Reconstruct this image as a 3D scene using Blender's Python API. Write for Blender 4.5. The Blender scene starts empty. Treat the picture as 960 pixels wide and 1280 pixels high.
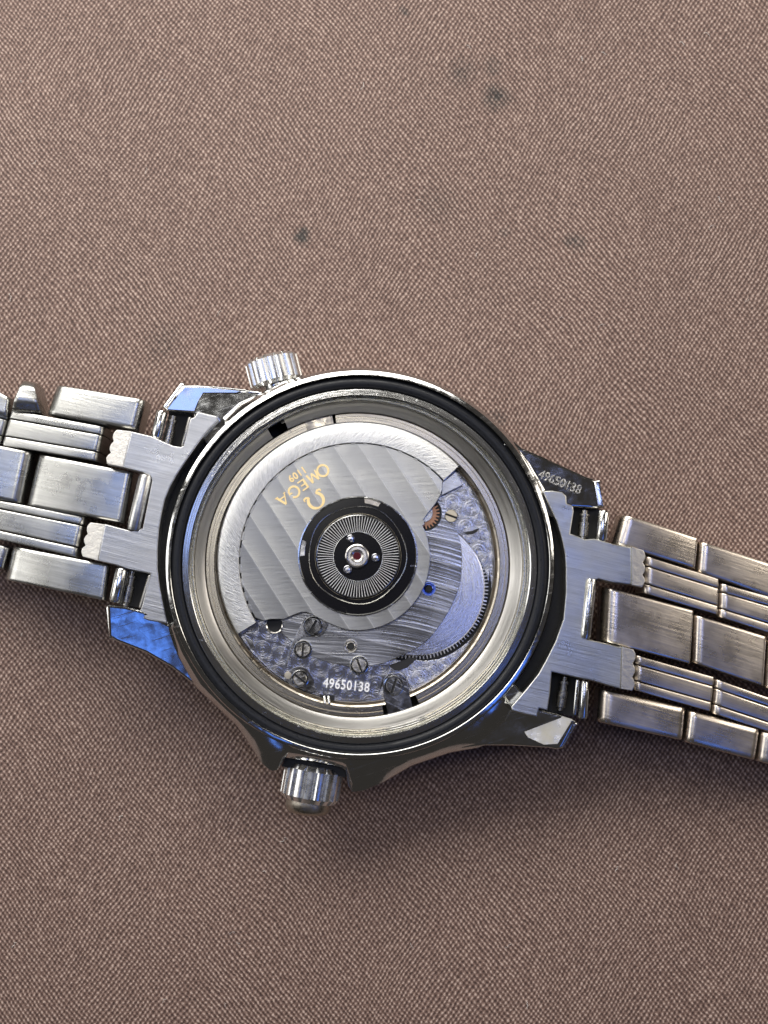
import bpy, bmesh, math, random
from mathutils import Vector, Matrix
random.seed(11)
PI = math.pi
S = bpy.context.scene
C = S.collection
rad = math.radians
S.unit_settings.system = 'METRIC'
S.unit_settings.scale_length = 0.01          # one unit = one centimetre

# ------------------------------------------------------------------ camera
FPX, TILT, DIST = 1775.0, rad(4.0), 13.35
CW, CH = 480.0, 640.0
cam_d = bpy.data.cameras.new('camera'); cam = bpy.data.objects.new('camera', cam_d); C.objects.link(cam)
S.camera = cam
cam_d.sensor_fit = 'VERTICAL'; cam_d.sensor_height = 34.6; cam_d.sensor_width = 34.6 * .75
cam_d.lens = 34.6 * FPX / 1280.0
cam_d.clip_start = 0.1; cam_d.clip_end = 500
ct, st = math.cos(TILT), math.sin(TILT)
fwd = Vector((0, st, -ct)); upv = Vector((0, ct, st))
def ray(px, py):
    return fwd + Vector((1, 0, 0)) * ((px - CW) / FPX) + upv * ((CH - py) / FPX)
_r = ray(450, 706)
cam.location = Vector((0, 0, 1.0)) - _r * (DIST)
cam.rotation_euler = (TILT, 0, 0)
CAM = cam.location.copy()
cam_d.dof.use_dof = True; cam_d.dof.focus_distance = DIST * 1.0; cam_d.dof.aperture_fstop = 0.55

# ------------------------------------------------------------------ light
S.view_settings.view_transform = 'Standard'; S.view_settings.look = 'None'
S.view_settings.exposure = 0; S.view_settings.gamma = 1
W = bpy.data.worlds.new('World'); S.world = W; W.use_nodes = True
bg = W.node_tree.nodes['Background']
bg.inputs['Color'].default_value = (1, 0.92, 0.85, 1); bg.inputs['Strength'].default_value = 0.045
def area(name, loc, size, L, color, target=(0, 0, 0.5)):
    d = bpy.data.lights.new(name, 'AREA'); d.shape = 'RECTANGLE'; d.size, d.size_y = size
    d.energy = L * PI * size[0] * size[1]; d.color = color
    o = bpy.data.objects.new(name, d); C.objects.link(o); o.location = loc
    o.rotation_euler = (Vector(target) - Vector(loc)).to_track_quat('-Z', 'Y').to_euler()
    return o
area('window_light', (-7, 20, 19), (34, 13), 8.2, (1.0, 0.97, 0.92))
area('ceiling_light_left', (-44, 4, 24), (16, 34), 3.0, (1.0, 0.98, 0.95))
area('ceiling_light_right', (38, 12, 24), (12, 30), 5.0, (1.0, 0.92, 0.82))
area('ceiling_light_above', (-3.5, 6.5, 42), (14, 6), 4.6, (1.0, 0.98, 0.94))
area('blue_glint_light_right', (17, -13, 27), (8, 7), 1.6, (0.06, 0.22, 1.0))  # added blue lamp, placed so the lower-right rim reflects blue
area('blue_glint_light_left', (-12.5, -22.6, 31), (4, 3), 1.7, (0.09, 0.27, 1.0))  # small added lamp at the lower-left lug's mirror angle, turning it blue
area('pale_blue_glint_light', (-14.5, 5, 34), (7, 9), 2.4, (0.32, 0.47, 1.0))  # unseen pale lamp added to tint the left end link and lug
area('pale_blue_fill_light', (7.5, 3.5, 38), (5, 6), 7.5, (0.38, 0.48, 1.0))  # added pale lamp that gives the right movement plates a periwinkle sheen

# ------------------------------------------------------------------ node helpers
class NT:
    def __init__(s, name):
        s.m = bpy.data.materials.new(name); s.m.use_nodes = True
        s.t = s.m.node_tree; s.b = s.t.nodes['Principled BSDF']
        s.tc = s.t.nodes.new('ShaderNodeTexCoord')
    def n(s, typ, **kw):
        x = s.t.nodes.new(typ)
        for k, v in kw.items(): setattr(x, k, v)
        return x
    def put(s, sock, v):
        if v is None: return
        if hasattr(v, 'links'): s.t.links.new(v, sock)
        else:
            try: sock.default_value = v
            except Exception: sock.default_value = (*v, 1) if len(v) == 3 else v
    def math(s, op, a, b=None, c=None, clamp=False):
        x = s.n('ShaderNodeMath', operation=op); x.use_clamp = clamp
        s.put(x.inputs[0], a); s.put(x.inputs[1], b)
        if c is not None: s.put(x.inputs[2], c)
        return x.outputs[0]
    def vec(s, op, a, b=None):
        x = s.n('ShaderNodeVectorMath', operation=op); s.put(x.inputs[0], a)
        if b is not None: s.put(x.inputs[1], b)
        return x.outputs['Value'] if op in ('LENGTH', 'DISTANCE', 'DOT_PRODUCT') else x.outputs['Vector']
    def mapping(s, v, loc=(0, 0, 0), rot=0, scale=(1, 1, 1)):
        if rot and tuple(scale) != (1, 1, 1):      # turn first, then stretch
            v = s.mapping(v, rot=rot); rot = 0
        x = s.n('ShaderNodeMapping'); s.put(x.inputs['Vector'], v)
        x.inputs['Location'].default_value = loc; x.inputs['Rotation'].default_value = (0, 0, rot)
        x.inputs['Scale'].default_value = scale
        return x.outputs[0]
    def noise(s, v, scale, detail=3, rough=.6, out='Fac'):
        x = s.n('ShaderNodeTexNoise'); s.put(x.inputs['Vector'], v)
        x.inputs['Scale'].default_value = scale; x.inputs['Detail'].default_value = detail
        x.inputs['Roughness'].default_value = rough
        return x.outputs[out]
    def ramp(s, f, stops, interp='LINEAR'):
        x = s.n('ShaderNodeValToRGB'); s.put(x.inputs[0], f); r = x.color_ramp; r.interpolation = interp
        while len(r.elements) < len(stops): r.elements.new(0.5)
        for e, (p, c) in zip(r.elements, stops):
            e.position = p; e.color = (*c, 1) if not isinstance(c, (int, float)) else (c, c, c, 1)
        return x.outputs[0]
    def mrange(s, v, a, b, c, d, smooth=False):
        x = s.n('ShaderNodeMapRange'); x.interpolation_type = 'SMOOTHSTEP' if smooth else 'LINEAR'
        for i, q in enumerate((v, a, b, c, d)): s.put(x.inputs[i], q)
        return x.outputs[0]
    def mix(s, f, a, b):
        x = s.n('ShaderNodeMix', data_type='RGBA'); s.put(x.inputs[0], f); s.put(x.inputs[6], a); s.put(x.inputs[7], b)
        return x.outputs[2]
    def bump(s, h, strength, dist=0.01, normal=None):
        x = s.n('ShaderNodeBump'); s.put(x.inputs['Height'], h)
        x.inputs['Strength'].default_value = strength; x.inputs['Distance'].default_value = dist
        if normal is not None: s.t.links.new(normal, x.inputs['Normal'])
        return x.outputs[0]
    def sep(s, v):
        x = s.n('ShaderNodeSeparateXYZ'); s.put(x.inputs[0], v); return x.outputs
    def comb(s, a, b, c=0.0):
        x = s.n('ShaderNodeCombineXYZ'); s.put(x.inputs[0], a); s.put(x.inputs[1], b); s.put(x.inputs[2], c)
        return x.outputs[0]
    def fin(s, color=None, metal=None, rough=None, normal=None, **kw):
        s.put(s.b.inputs['Base Color'], color); s.put(s.b.inputs['Metallic'], metal)
        s.put(s.b.inputs['Roughness'], rough); s.put(s.b.inputs['Normal'], normal)
        for k, v in kw.items(): s.put(s.b.inputs[k.replace('_', ' ')], v)
        return s.m

def P(px, py, z):
    r = ray(px, py); k = (z - CAM.z) / r.z
    return CAM + r * k
def R(rpx, z):                                   # pixel length -> cm near the watch at height z
    return (P(450 + rpx, 706, z) - P(450, 706, z)).length

# ---- materials
def polished(name, col=(.60, .60, .59), rough=.10, scr=.02, ang=-.3):
    t = NT(name); o = t.tc.outputs['Object']
    s1 = t.noise(t.mapping(o, rot=ang, scale=(1.2, 22, 1.2)), 2, 2)
    s2 = t.noise(t.mapping(o, rot=ang + 1.1, scale=(1.5, 26, 1.5)), 2, 2)
    fine = t.noise(o, 60, 3)
    h = t.math('ADD', t.math('ADD', t.mrange(s1, .63, .70, 0, 1), t.mrange(s2, .65, .72, 0, 1)), t.math('MULTIPLY', fine, .07))
    r = t.mrange(t.noise(o, 7, 5, .7), .35, .75, rough * .6, rough * 2.2)
    r = t.math('ADD', r, t.math('MULTIPLY', t.mrange(s1, .6, .7, 0, 1), .14))
    wob = t.bump(t.noise(o, 3.5, 2, .5), .14, .05)
    return t.fin(col, 1.0, r, t.bump(h, scr, .004, wob))
def brushed(name, ang, col=(.56, .56, .55), rough=.30, st_=.35, spots=.0):
    t = NT(name); o = t.tc.outputs['Object']
    v = t.mapping(o, rot=ang, scale=(.7, 22, .7))
    a = t.noise(v, 2.6, 3, .7)
    b = t.noise(t.mapping(o, rot=ang, scale=(1.0, 26, 1.0)), 1.3, 3, .7)
    h = t.math('ADD', a, b)
    g = t.noise(o, 3.0, 4)
    sp = t.math('MULTIPLY', t.mrange(t.noise(o, 150, 2), .60, .68, 0, 1), t.mrange(t.noise(o, 2.5, 3),   .45, .7, 0, .7))
    r = t.math('ADD', t.mrange(g, .3, .7, rough * .8, rough * 1.25), t.math('MULTIPLY', sp, .12))
    cc = t.mix(t.mrange(b, .35, .65, 0, 1), tuple(c * .88 for c in col), tuple(min(1, c * 1.10) for c in col))
    cc = t.mix(t.math('MULTIPLY', sp, spots), cc, (.85, .84, .80))
    return t.fin(cc, 1.0, r, t.bump(h, st_, .003))
BR = rad(14)                                      # brushing runs along the bracelet
M = {}
M['case'] = polished('polished_steel')
M['case_dark'] = polished('polished_steel_scratched', (.36, .36, .38), .16, .05, .5)
M['case_beige_glint'] = polished('polished_steel_beige_reflection', (.46, .44, .38), .32, .12, .7)  # beige reflection of an overhead lamp put into the colour
t = NT('stamped_digit'); M['stamp'] = t.fin((.40, .39, .37), 1.0, t.mrange(t.noise(t.tc.outputs['Object'], 26, 3), .35, .65, .2, .65), t.bump(t.noise(t.tc.outputs['Object'], 26, 4), .9, .02))
t = NT('blue_metal'); M['blue_tint'] = t.fin((.20, .28, .62), 1.0, .25)  # blue-tinted metal for one ring on the bridge
t = NT('crown_steel'); M['crown'] = t.fin((.84, .84, .82), 1.0, t.mrange(t.noise(t.tc.outputs['Object'], 9, 4), .3, .7, .20, .36))
M['brush'] = brushed('brushed_steel', BR)
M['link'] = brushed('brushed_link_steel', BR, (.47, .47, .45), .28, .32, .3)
M['warm_lit_link'] = brushed('brushed_link_steel_warm_lit', BR + .05, (.70, .63, .55), .28, .32, .25)  # same steel as the left links, warm reflected light put into the colour
M['endlink'] = brushed('brushed_end_link_steel', BR, (.50, .50, .50), .32, .45)
M['endlink_right'] = brushed('brushed_end_link_steel_right', BR, (.50, .50, .47), .32, .5)

M['rim'] = polished('rim_steel', (.66, .66, .64), .16, .1)
M['bar'] = polished('spring_bar_steel', (.32, .31, .29), .25, .3)
M['slotted'] = polished('screw_steel', (.56, .54, .51), .20, .04)
M['brassy'] = polished('nickel_brass', (.44, .40, .34), .30, .3)
M['brassflat'] = polished('pale_brass', (.60, .54, .42), .35, .2)
t = NT('worn_edge_steel'); M['teeth'] = t.fin((.60, .58, .54), 1.0, .42, t.bump(t.noise(t.tc.outputs['Object'], 24, 4, .6), .3, .015))
t = NT('gasket_rubber'); M['rubber'] = t.fin((.012, .013, .016), 0.0, t.mrange(t.noise(t.tc.outputs['Object'], 30), .3, .7, .22, .5), t.bump(t.noise(t.tc.outputs['Object'], 45), .12, .01), Specular_IOR_Level=.22)
t = NT('recess_shade_black'); M['black'] = t.fin((.006, .006, .007), 0.0, .6)  # near-black colour stands in for shade in gaps, slots and holes
t = NT('black_polish'); M['gloss'] = t.fin((.006, .006, .008), 0.0, .12, Specular_IOR_Level=.3)
t = NT('gold_print'); M['gold'] = t.fin(t.mix(t.noise(t.tc.outputs['Object'], 40), (.85, .58, .22), (1.0, .82, .45)), .25, .42)
t = NT('ruby_jewel'); M['ruby'] = t.fin((.07, .012, .018), 0.0, .08)
t = NT('copper_gear'); M['copper'] = t.fin(t.mix(t.noise(t.tc.outputs['Object'], 25), (.26, .13, .07), (.5, .28, .17)), 1.0, .38)
t = NT('raised_digit'); M['digit'] = t.fin((.90, .90, .92), .25, .5, t.bump(t.noise(t.tc.outputs['Object'], 70), .5, .01))

RC = P(446.5, 699, .80)                           # rotor axis
def polar(t, o, c):
    d = t.vec('SUBTRACT', o, (c.x, c.y, 0)); x, y, z = t.sep(d)
    an = t.math('ARCTAN2', y, x)
    r = t.vec('LENGTH', t.comb(x, y, 0.0))
    return an, r
def tangent(t, an):
    return t.comb(t.math('MULTIPLY', t.math('SINE', an), -1.0), t.math('COSINE', an), 0.0)
def turned(name, c, col, rough, st_, aniso=.6, freq=22):
    t = NT(name); o = t.tc.outputs['Object']; an, r_ = polar(t, o, c)
    g = t.noise(t.comb(t.math('MULTIPLY', an, 1.2), t.math('MULTIPLY', r_, freq), 0.0), 2, 4, .7)
    nick = t.mrange(t.noise(o, 22, 4, .7), .62, .72, 0, 1)
    return t.fin(col, 1.0, t.math('ADD', t.mrange(g, .3, .7, rough * .75, rough * 1.3), t.math('MULTIPLY', nick, .15)), t.bump(t.math('ADD', g, t.math('MULTIPLY', nick, .35)), st_, .006), Anisotropic=aniso, Tangent=tangent(t, an))
def geneva(name, ang, pitch, col, rough, tilt=.55, arc=None):
    """parallel bands, each one cut as a shallow ramp with a sharp step, over fine cross grain"""
    t = NT(name); o = t.tc.outputs['Object']
    x, y, z = t.sep(t.mapping(o, rot=ang))
    u = t.math('FRACT', t.math('DIVIDE', x, pitch))
    step = t.math('POWER', u, 1.6)
    edge = t.mrange(u, .93, 1.0, 0, 1)
    if arc:                                       # grain curved across each band
        yy = t.math('ADD', x, t.math('MULTIPLY', t.math('SINE', t.math('MULTIPLY', y, 2.2)), .10))
        g = t.noise(t.comb(t.math('MULTIPLY', yy, 40), t.math('MULTIPLY', y, 1.2), 0.0), 1.0, 2, .5)
        gs = .42
    else:
        g = t.noise(t.mapping(o, rot=ang + .5, scale=(1.5, 16, 1)), 2, 3, .7); gs = .14
    n1 = t.bump(step, tilt, .02)
    n2 = t.bump(g, gs, .006, n1)
    bl = t.mrange(t.noise(o, 2.2, 4), .3, .7, -.06, .06)
    c2 = t.mix(edge, col, tuple(min(1, c * 1.5) for c in col))
    return t.fin(c2, 1.0, t.math('ADD', t.math('ADD', rough, bl), t.math('MULTIPLY', edge, .15)), n2)
M['rotor'] = geneva('striped_rotor', rad(-33), R(27, .8), (.44, .435, .415), .33, .6)
M['bridge'] = geneva('striped_bridge', rad(-76), R(29, .7), (.56, .56, .57), .27, .5, 120)
def perlage(name, col, rough=.24, pitch=.19):
    t = NT(name); o = t.tc.outputs['Object']
    def lay(off):
        p = t.mapping(o, loc=off, rot=.3, scale=(1 / pitch,) * 3)
        x, y, z = t.sep(p)
        fx = t.math('SUBTRACT', t.math('FRACT', x), .5); fy = t.math('SUBTRACT', t.math('FRACT', y), .5)
        r = t.vec('LENGTH', t.comb(fx, fy, 0.0))
        an = t.math('ARCTAN2', fy, fx)
        return r, an
    r1, a1 = lay((0, 0, 0)); r2, a2 = lay((.5, .5, 0))
    s1 = t.math('LESS_THAN', r1, .47)
    rr = t.math('ADD', t.math('MULTIPLY', r1, s1), t.math('MULTIPLY', r2, t.math('SUBTRACT', 1.0, s1)))
    an = t.math('ADD', t.math('MULTIPLY', a1, s1), t.math('MULTIPLY', a2, t.math('SUBTRACT', 1.0, s1)))
    h = t.math('ADD', t.math('MULTIPLY', t.math('SUBTRACT', 1.0, s1), .10), t.math('MULTIPLY', t.noise(t.comb(t.math('MULTIPLY', rr, 14), t.math('MULTIPLY', s1, 7.0), 0.0), 1.6, 1), .7))
    return t.fin(col, 1.0, rough, t.bump(h, .8, .006), Anisotropic=.5, Tangent=tangent(t, t.math('ADD', an, -.3)))
M['perlage'] = perlage('circular_grained_plate', (.52, .52, .56))
M['barrel'] = turned('polar_brushed_barrel', P(520, 734, .66), (.56, .56, .60), .24, .10, .6)
M['wall'] = turned('satin_case_wall', P(447, 705, .8), (.50, .49, .47), .38, .03, .2)
M['ring'] = turned('turned_rim', P(450, 706, .95), (.66, .66, .65), .17, .16, .3, 26)
M['thread'] = turned('turned_thread', P(449, 706, .9), (.66, .65, .60), .24, .4, .3, 30)
M['mring'] = turned('turned_movement_ring', P(446, 705, .74), (.36, .33, .28), .26, .15, .4)
t = NT('turned_weight'); o_ = t.tc.outputs['Object']; an, r_ = polar(t, o_, RC)
gr = t.noise(t.comb(t.math('ADD', t.math('MULTIPLY', an, 30), t.math('MULTIPLY', r_, 22)), t.math('MULTIPLY', r_, 5)), 2.4, 5, .75)
M['weight'] = t.fin(t.mix(t.mrange(gr, .35, .7, 0, 1), (.46, .46, .45), (.74, .74, .73)), 1.0, t.mrange(gr, .3, .7, .28, .48), t.bump(gr, .55, .012))

# cloth
PH = R(5.3, 0)
t = NT('woven_cloth'); o = t.tc.outputs['Object']
w1 = t.noise(o, .45, 2, .5, 'Color'); w2 = t.noise(o, 9, 3, .6, 'Color')
v = t.vec('ADD', o, t.vec('MULTIPLY', t.vec('SUBTRACT', w1, (.5, .5, .5)), (.30, .30, 0)))
v = t.vec('ADD', v, t.vec('MULTIPLY', t.vec('SUBTRACT', w2, (.5, .5, .5)), (.044, .044, 0)))
x, y, z = t.sep(t.mapping(v, rot=rad(33)))
x2, y2, z2 = t.sep(t.mapping(v, rot=rad(-40)))
k = 2 * PI / (PH * .93)
cx = t.math('SINE', t.math('MULTIPLY', x, k)); cy = t.math('SINE', t.math('MULTIPLY', x2, k * .96))
aniso = t.mrange(t.noise(o, .5, 2), .35, .65, .30, .70)
h = t.math('ADD', t.math('MULTIPLY', cx, aniso), t.math('MULTIPLY', cy, t.math('SUBTRACT', 1.0, aniso)))
h = t.math('ADD', t.math('MULTIPLY', h, .5), .5)
fz = t.noise(o, 60, 3, .7)
hv_ = t.noise(o, 20, 2, .6)
hh = t.math('ADD', h, t.math('ADD', t.math('MULTIPLY', t.math('SUBTRACT', fz, .5), .9), t.math('MULTIPLY', t.math('SUBTRACT', hv_, .5), .8)))
thread = t.ramp(hh, [(.06, (.056, .027, .019)), (.40, (.152, .088, .067)), (.72, (.248, .160, .126)), (1.05, (.54, .41, .34))])  # shaded weave gaps and glinting thread tops are put into the colour
mott = t.noise(o, 1.1, 5, .65)
thread = t.mix(t.mrange(mott, .3, .7, 0, .28), thread, t.vec('MULTIPLY', thread, (.72, .70, .70)))
STAINS = [(579, 87, 22, .30), (617, 80, 15, .30), (621, 118, 21, .55), (631, 289, 9, 1.2), (601, 308, 6, .7),
          (720, 299, 17, .45), (378, 294, 12, .95), (506, 12, 8, 1.2), (203, 430, 30, .16), (622, 524, 12, .28),
          (679, 155, 3, .8), (600, 37, 5, .4), (545, 252, 30, .14)]
sd = t.noise(o, 4.5, 4, .7, 'Color')
vs = t.vec('ADD', o, t.vec('MULTIPLY', t.vec('SUBTRACT', sd, (.5, .5, .5)), (.22, .22, 0)))
acc = None
for sx, sy, sr, sa in STAINS:
    p = P(sx, sy, 0); d = t.vec('DISTANCE', vs, (p.x, p.y, 0))
    f = t.mrange(d, 0.0, R(sr, 0) * 1.35, min(1.3, sa * 1.9), 0.0, True)
    acc = f if acc is None else t.math('MAXIMUM', acc, f)
acc = t.math('MULTIPLY', acc, t.math('ADD', .95, t.math('MULTIPLY', h, -.5)), None)
acc = t.math('MULTIPLY', acc, t.mrange(t.noise(o, 16, 4, .7), .3, .65, .5, 2.2), None)
acc = t.math('MINIMUM', acc, 1.0)
thread = t.mix(acc, thread, t.vec('MULTIPLY', thread, (.22, .27, .28)))
nb = t.bump(hh, .6, .010)
M['cloth'] = t.fin(thread, 0.0, .62, nb, Sheen_Weight=.15, Sheen_Roughness=.5)

# ------------------------------------------------------------------ mesh helpers
def link_obj(name, me, mat, parent, kind=None):
    me.materials.clear(); me.materials.append(mat)
    ob = bpy.data.objects.new(name, me); C.objects.link(ob)
    if parent is not None: ob.parent = parent
    if kind: ob['kind'] = kind
    return ob
def finish(name, bm, mat, parent, smooth=30, kind=None):
    bmesh.ops.recalc_face_normals(bm, faces=bm.faces)
    me = bpy.data.meshes.new(name); bm.to_mesh(me); bm.free()
    me.shade_smooth(); me.set_sharp_from_angle(angle=rad(smooth))
    return link_obj(name, me, mat, parent, kind)
def resample(pts, n=4):
    """Catmull-Rom through closed pixel points"""
    out = []; L = len(pts)
    for i in range(L):
        p0, p1, p2, p3 = (Vector(pts[(i + j - 1) % L]) for j in range(4))
        for k in range(n):
            u = k / n
            out.append(.5 * ((2 * p1) + (-p0 + p2) * u + (2 * p0 - 5 * p1 + 4 * p2 - p3) * u * u + (-p0 + 3 * p1 - 3 * p2 + p3) * u ** 3))
    return [(q.x, q.y) for q in out]
def circ(c, r, n=32, a0=0, a1=360):
    full = abs(a1 - a0) >= 360
    m = n if full else n + 1
    return [(c[0] + r * math.cos(rad(a0 + (a1 - a0) * i / n)), c[1] - r * math.sin(rad(a0 + (a1 - a0) * i / n))) for i in range(m)]
def add_plate(bm, pts, z, th, bevel=0, seg=2, zf=None, draft=0):
    vs = []
    for q in pts:
        zz = zf(q[0], q[1]) if zf else z
        vs.append(bm.verts.new(P(q[0], q[1], zz)))
    f = bm.faces.new(vs)
    if f.normal.z == 0: f.normal_update()
    f.normal_update()
    if f.normal.z < 0: f.normal_flip()
    ret = bmesh.ops.extrude_face_region(bm, geom=[f])
    nv = [g for g in ret['geom'] if isinstance(g, bmesh.types.BMVert)]
    nf = [g for g in ret['geom'] if isinstance(g, bmesh.types.BMFace)]
    # extruded copy becomes the top; push the old face down
    for v_ in vs: v_.co.z -= th
    if draft:
        c = sum((v_.co for v_ in vs), Vector()) / len(vs)
        for v_ in vs: v_.co.xy = c.xy + (v_.co.xy - c.xy) * (1 + draft)
    if bevel:
        top = nf[0] if nf else None
        bm.edges.ensure_lookup_table()
        es = list(top.edges)
        bmesh.ops.bevel(bm, geom=es, offset=bevel, segments=seg, profile=.6, affect='EDGES', clamp_overlap=True)
    return bm
def plate(name, pts, z, th, mat, parent, bevel=.006, seg=2, zf=None, kind=None, draft=0):
    bm = bmesh.new(); add_plate(bm, pts, z, th, bevel, seg, zf, draft)
    ob = finish(name, bm, mat, parent, 40, kind)
    if bevel:
        wn = ob.modifiers.new('flat_faces', 'WEIGHTED_NORMAL'); wn.keep_sharp = True; wn.weight = 100
    return ob
def add_lathe(bm, prof, n=160, a0=0, a1=360, cap=True):
    """prof: (cx, cy, rpx, z) pixel centre, pixel radius, height"""
    full = abs(a1 - a0) >= 360
    m = n if full else n + 1
    rings = []
    for (cx_, cy_, r, z) in prof:
        c = P(cx_, cy_, z); rr = R(r, z)
        rings.append([bm.verts.new((c.x + rr * math.cos(rad(a0 + (a1 - a0) * i / n)), c.y + rr * math.sin(rad(a0 + (a1 - a0) * i / n)), z)) for i in range(m)])
    for a, b in zip(rings, rings[1:]):
        for i in range(n):
            j = (i + 1) % m
            bm.faces.new((a[i], a[j], b[j], b[i]))
    if not full and cap:
        bm.faces.new([r[0] for r in rings]); bm.faces.new([r[-1] for r in rings][::-1])
    return rings
def lathe(name, prof, mat, parent, n=160, a0=0, a1=360, closed=False, smooth=25, kind=None):
    bm = bmesh.new()
    if closed: prof = list(prof) + [prof[0]]
    if closed: 
        add_lathe(bm, prof, n, a0, a1, cap=False)
        bmesh.ops.remove_doubles(bm, verts=bm.verts, dist=1e-6)
        if abs(a1 - a0) < 360: bmesh.ops.holes_fill(bm, edges=[e for e in bm.edges if e.is_boundary], sides=0)
    else: add_lathe(bm, prof, n, a0, a1, cap=False)
    return finish(name, bm, mat, parent, smooth, kind)
def disc(name, c, r, z, th, mat, parent, bevel=.004, n=40):
    return plate(name, circ(c, r, n), z, th, mat, parent, bevel)
def slab(name, cs, zs, th, mat, parent, er=.06, sr=.012, crown=0.0, erl=None, n=8, kind=None):
    """rounded bracelet block: cs = pixel corners (start-left, end-left, end-right, start-right), zs = top height at start / end"""
    erl = er if erl is None else erl
    A, B, D, E = [P(c[0], c[1], z) for c, z in zip(cs, (zs[0], zs[1], zs[1], zs[0]))]
    Lc = ((B - A).length + (D - E).length) / 2; Wc = ((E - A).length + (D - B).length) / 2
    st_ = []
    for k_ in range(n + 1):
        a = PI / 2 * k_ / n; st_.append((erl * (1 - math.sin(PI / 2 - a + 0) ) if 0 else erl * (1 - math.cos(a)) if 0 else erl * (1 - math.sin(a)), 0))
    stations = [(erl * (1 - math.sin(PI / 2 * k_ / n)), erl * (1 - math.cos(PI / 2 * k_ / n))) for k_ in range(n + 1)]
    # k=0: at u=erl, drop 0 ; k=n: u=0, drop erl
    left = [(u, d) for u, d in reversed([(erl * (1 - math.sin(PI / 2 * k_ / n)), erl * (1 - math.cos(PI / 2 * k_ / n))) for k_ in range(n + 1)])]
    right = [(Lc - er * (1 - math.sin(PI / 2 * k_ / n)), er * (1 - math.cos(PI / 2 * k_ / n))) for k_ in range(n + 1)]
    mids = [(erl + (Lc - er - erl) * q, -crown * math.sin(PI * q)) for q in (.25, .5, .75)]
    prof = left + mids + right
    bm = bmesh.new(); rows = []
    for u, d in prof:
        f = u / Lc
        p0 = A.lerp(B, f); p1 = E.lerp(D, f); w = (p1 - p0); wl = w.length; wd = w / wl
        row = []
        for s_, dd in ((0, sr + .001), (0, sr), (.3 * sr, .3 * sr), (sr, 0), (sr * 1.5 + .004, -.0005), (wl / 2, -.003), (wl - sr * 1.5 - .004, -.0005), (wl - sr, 0), (wl - .3 * sr, .3 * sr), (wl, sr), (wl, sr + .001)):
            q = p0 + wd * s_; q = Vector((q.x, q.y, q.z - d - dd)); row.append(q)
        bot0 = Vector((p0.x, p0.y, p0.z - th + min(d, th * .3) * .6)); bot1 = Vector((p1.x, p1.y, bot0.z + p1.z - p0.z))
        row[0] = bot0; row[-1] = bot1
        for q in row[1:-1]:
            q.z = max(q.z, bot0.z + .001)
        rows.append([bm.verts.new(q) for q in row])
    for a, b in zip(rows, rows[1:]):
        for i in range(len(a)):
            j = (i + 1) % len(a)
            bm.faces.new((a[i], a[j], b[j], b[i]))
    bm.faces.new(rows[0]); bm.faces.new(rows[-1][::-1])
    return finish(name, bm, mat, parent, 38, kind)
def tube(name, a, b, r, mat, parent, segs=20, prof=None, kind=None):
    """a,b world points; prof = list of (t, radius factor)"""
    a, b = Vector(a), Vector(b); ax = (b - a).normalized()
    s = ax.cross(Vector((0, 0, 1))); s = s.normalized() if s.length > 1e-4 else Vector((1, 0, 0)); w = ax.cross(s)
    prof = prof or [(0, .01), (0, .85), (.06, 1), (.94, 1), (1, .85), (1, .01)]
    bm = bmesh.new(); rings = []
    for t_, k_ in prof:
        c = a.lerp(b, t_)
        rings.append([bm.verts.new(c + (s * math.cos(2 * PI * i / segs) + w * math.sin(2 * PI * i / segs)) * r * k_) for i in range(segs)])
    for p, q in zip(rings, rings[1:]):
        for i in range(segs): bm.faces.new((p[i], p[(i + 1) % segs], q[(i + 1) % segs], q[i]))
    bm.faces.new(rings[0]); bm.faces.new(rings[-1][::-1])
    return finish(name, bm, mat, parent, 35, kind)
def text(name, s, c_px, z, size_px, ang, mat, parent, ext=.004, sx=1.0, bold=.0, spacing=1.0):
    cu = bpy.data.curves.new(name, 'FONT'); cu.body = s; cu.size = R(size_px, z); cu.extrude = ext; cu.offset = bold
    cu.align_x = 'CENTER'; cu.align_y = 'CENTER'; cu.space_character = spacing; cu.resolution_u = 3
    tmp = bpy.data.objects.new('tmp', cu); C.objects.link(tmp)
    bpy.context.view_layer.update()
    me = bpy.data.meshes.new_from_object(tmp.evaluated_get(bpy.context.evaluated_depsgraph_get()))
    bpy.data.objects.remove(tmp); bpy.data.curves.remove(cu)
    p = P(c_px[0], c_px[1], z)
    me.transform(Matrix.Translation(p) @ Matrix.Rotation(rad(ang), 4, 'Z') @ Matrix.Diagonal((sx, 1, 1, 1)))
    me.name = name
    return link_obj(name, me, mat, parent)

# ------------------------------------------------------------------ cloth (the setting)
def cloth_z(x_, y_): return .045 * math.sin(x_ * .55 + y_ * .5 + .4) * math.sin(y_ * .42 - x_ * .3 + 1.1) + .012 * math.sin(x_ * 1.7 - y_ * 1.1) - .055
bm = bmesh.new(); N = 110; g = []
for i in range(N + 1):
    for j in range(N + 1):
        x_ = -22 + 44 * i / N; y_ = -22 + 44 * j / N
        zz = .045 * math.sin(x_ * .55 + y_ * .5 + .4) * math.sin(y_ * .42 - x_ * .3 + 1.1) + .012 * math.sin(x_ * 1.7 - y_ * 1.1) - .055
        g.append(bm.verts.new((x_, y_, zz)))
for i in range(N):
    for j in range(N):
        a = i * (N + 1) + j
        bm.faces.new((g[a], g[a + N + 1], g[a + N + 2], g[a + 1]))
finish('cloth', bm, M['cloth'], None, 60, 'structure')['label'] = 'dusty brown woven cloth with dark smudges under the watch'

# ------------------------------------------------------------------ the watch
watch = bpy.data.objects.new('wristwatch', None); C.objects.link(watch)
watch['label'] = 'open-backed steel wristwatch lying face down with its movement showing and metal bracelet spread'
watch['category'] = 'wristwatch'
watch.location = (0, 0, 0)

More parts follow.
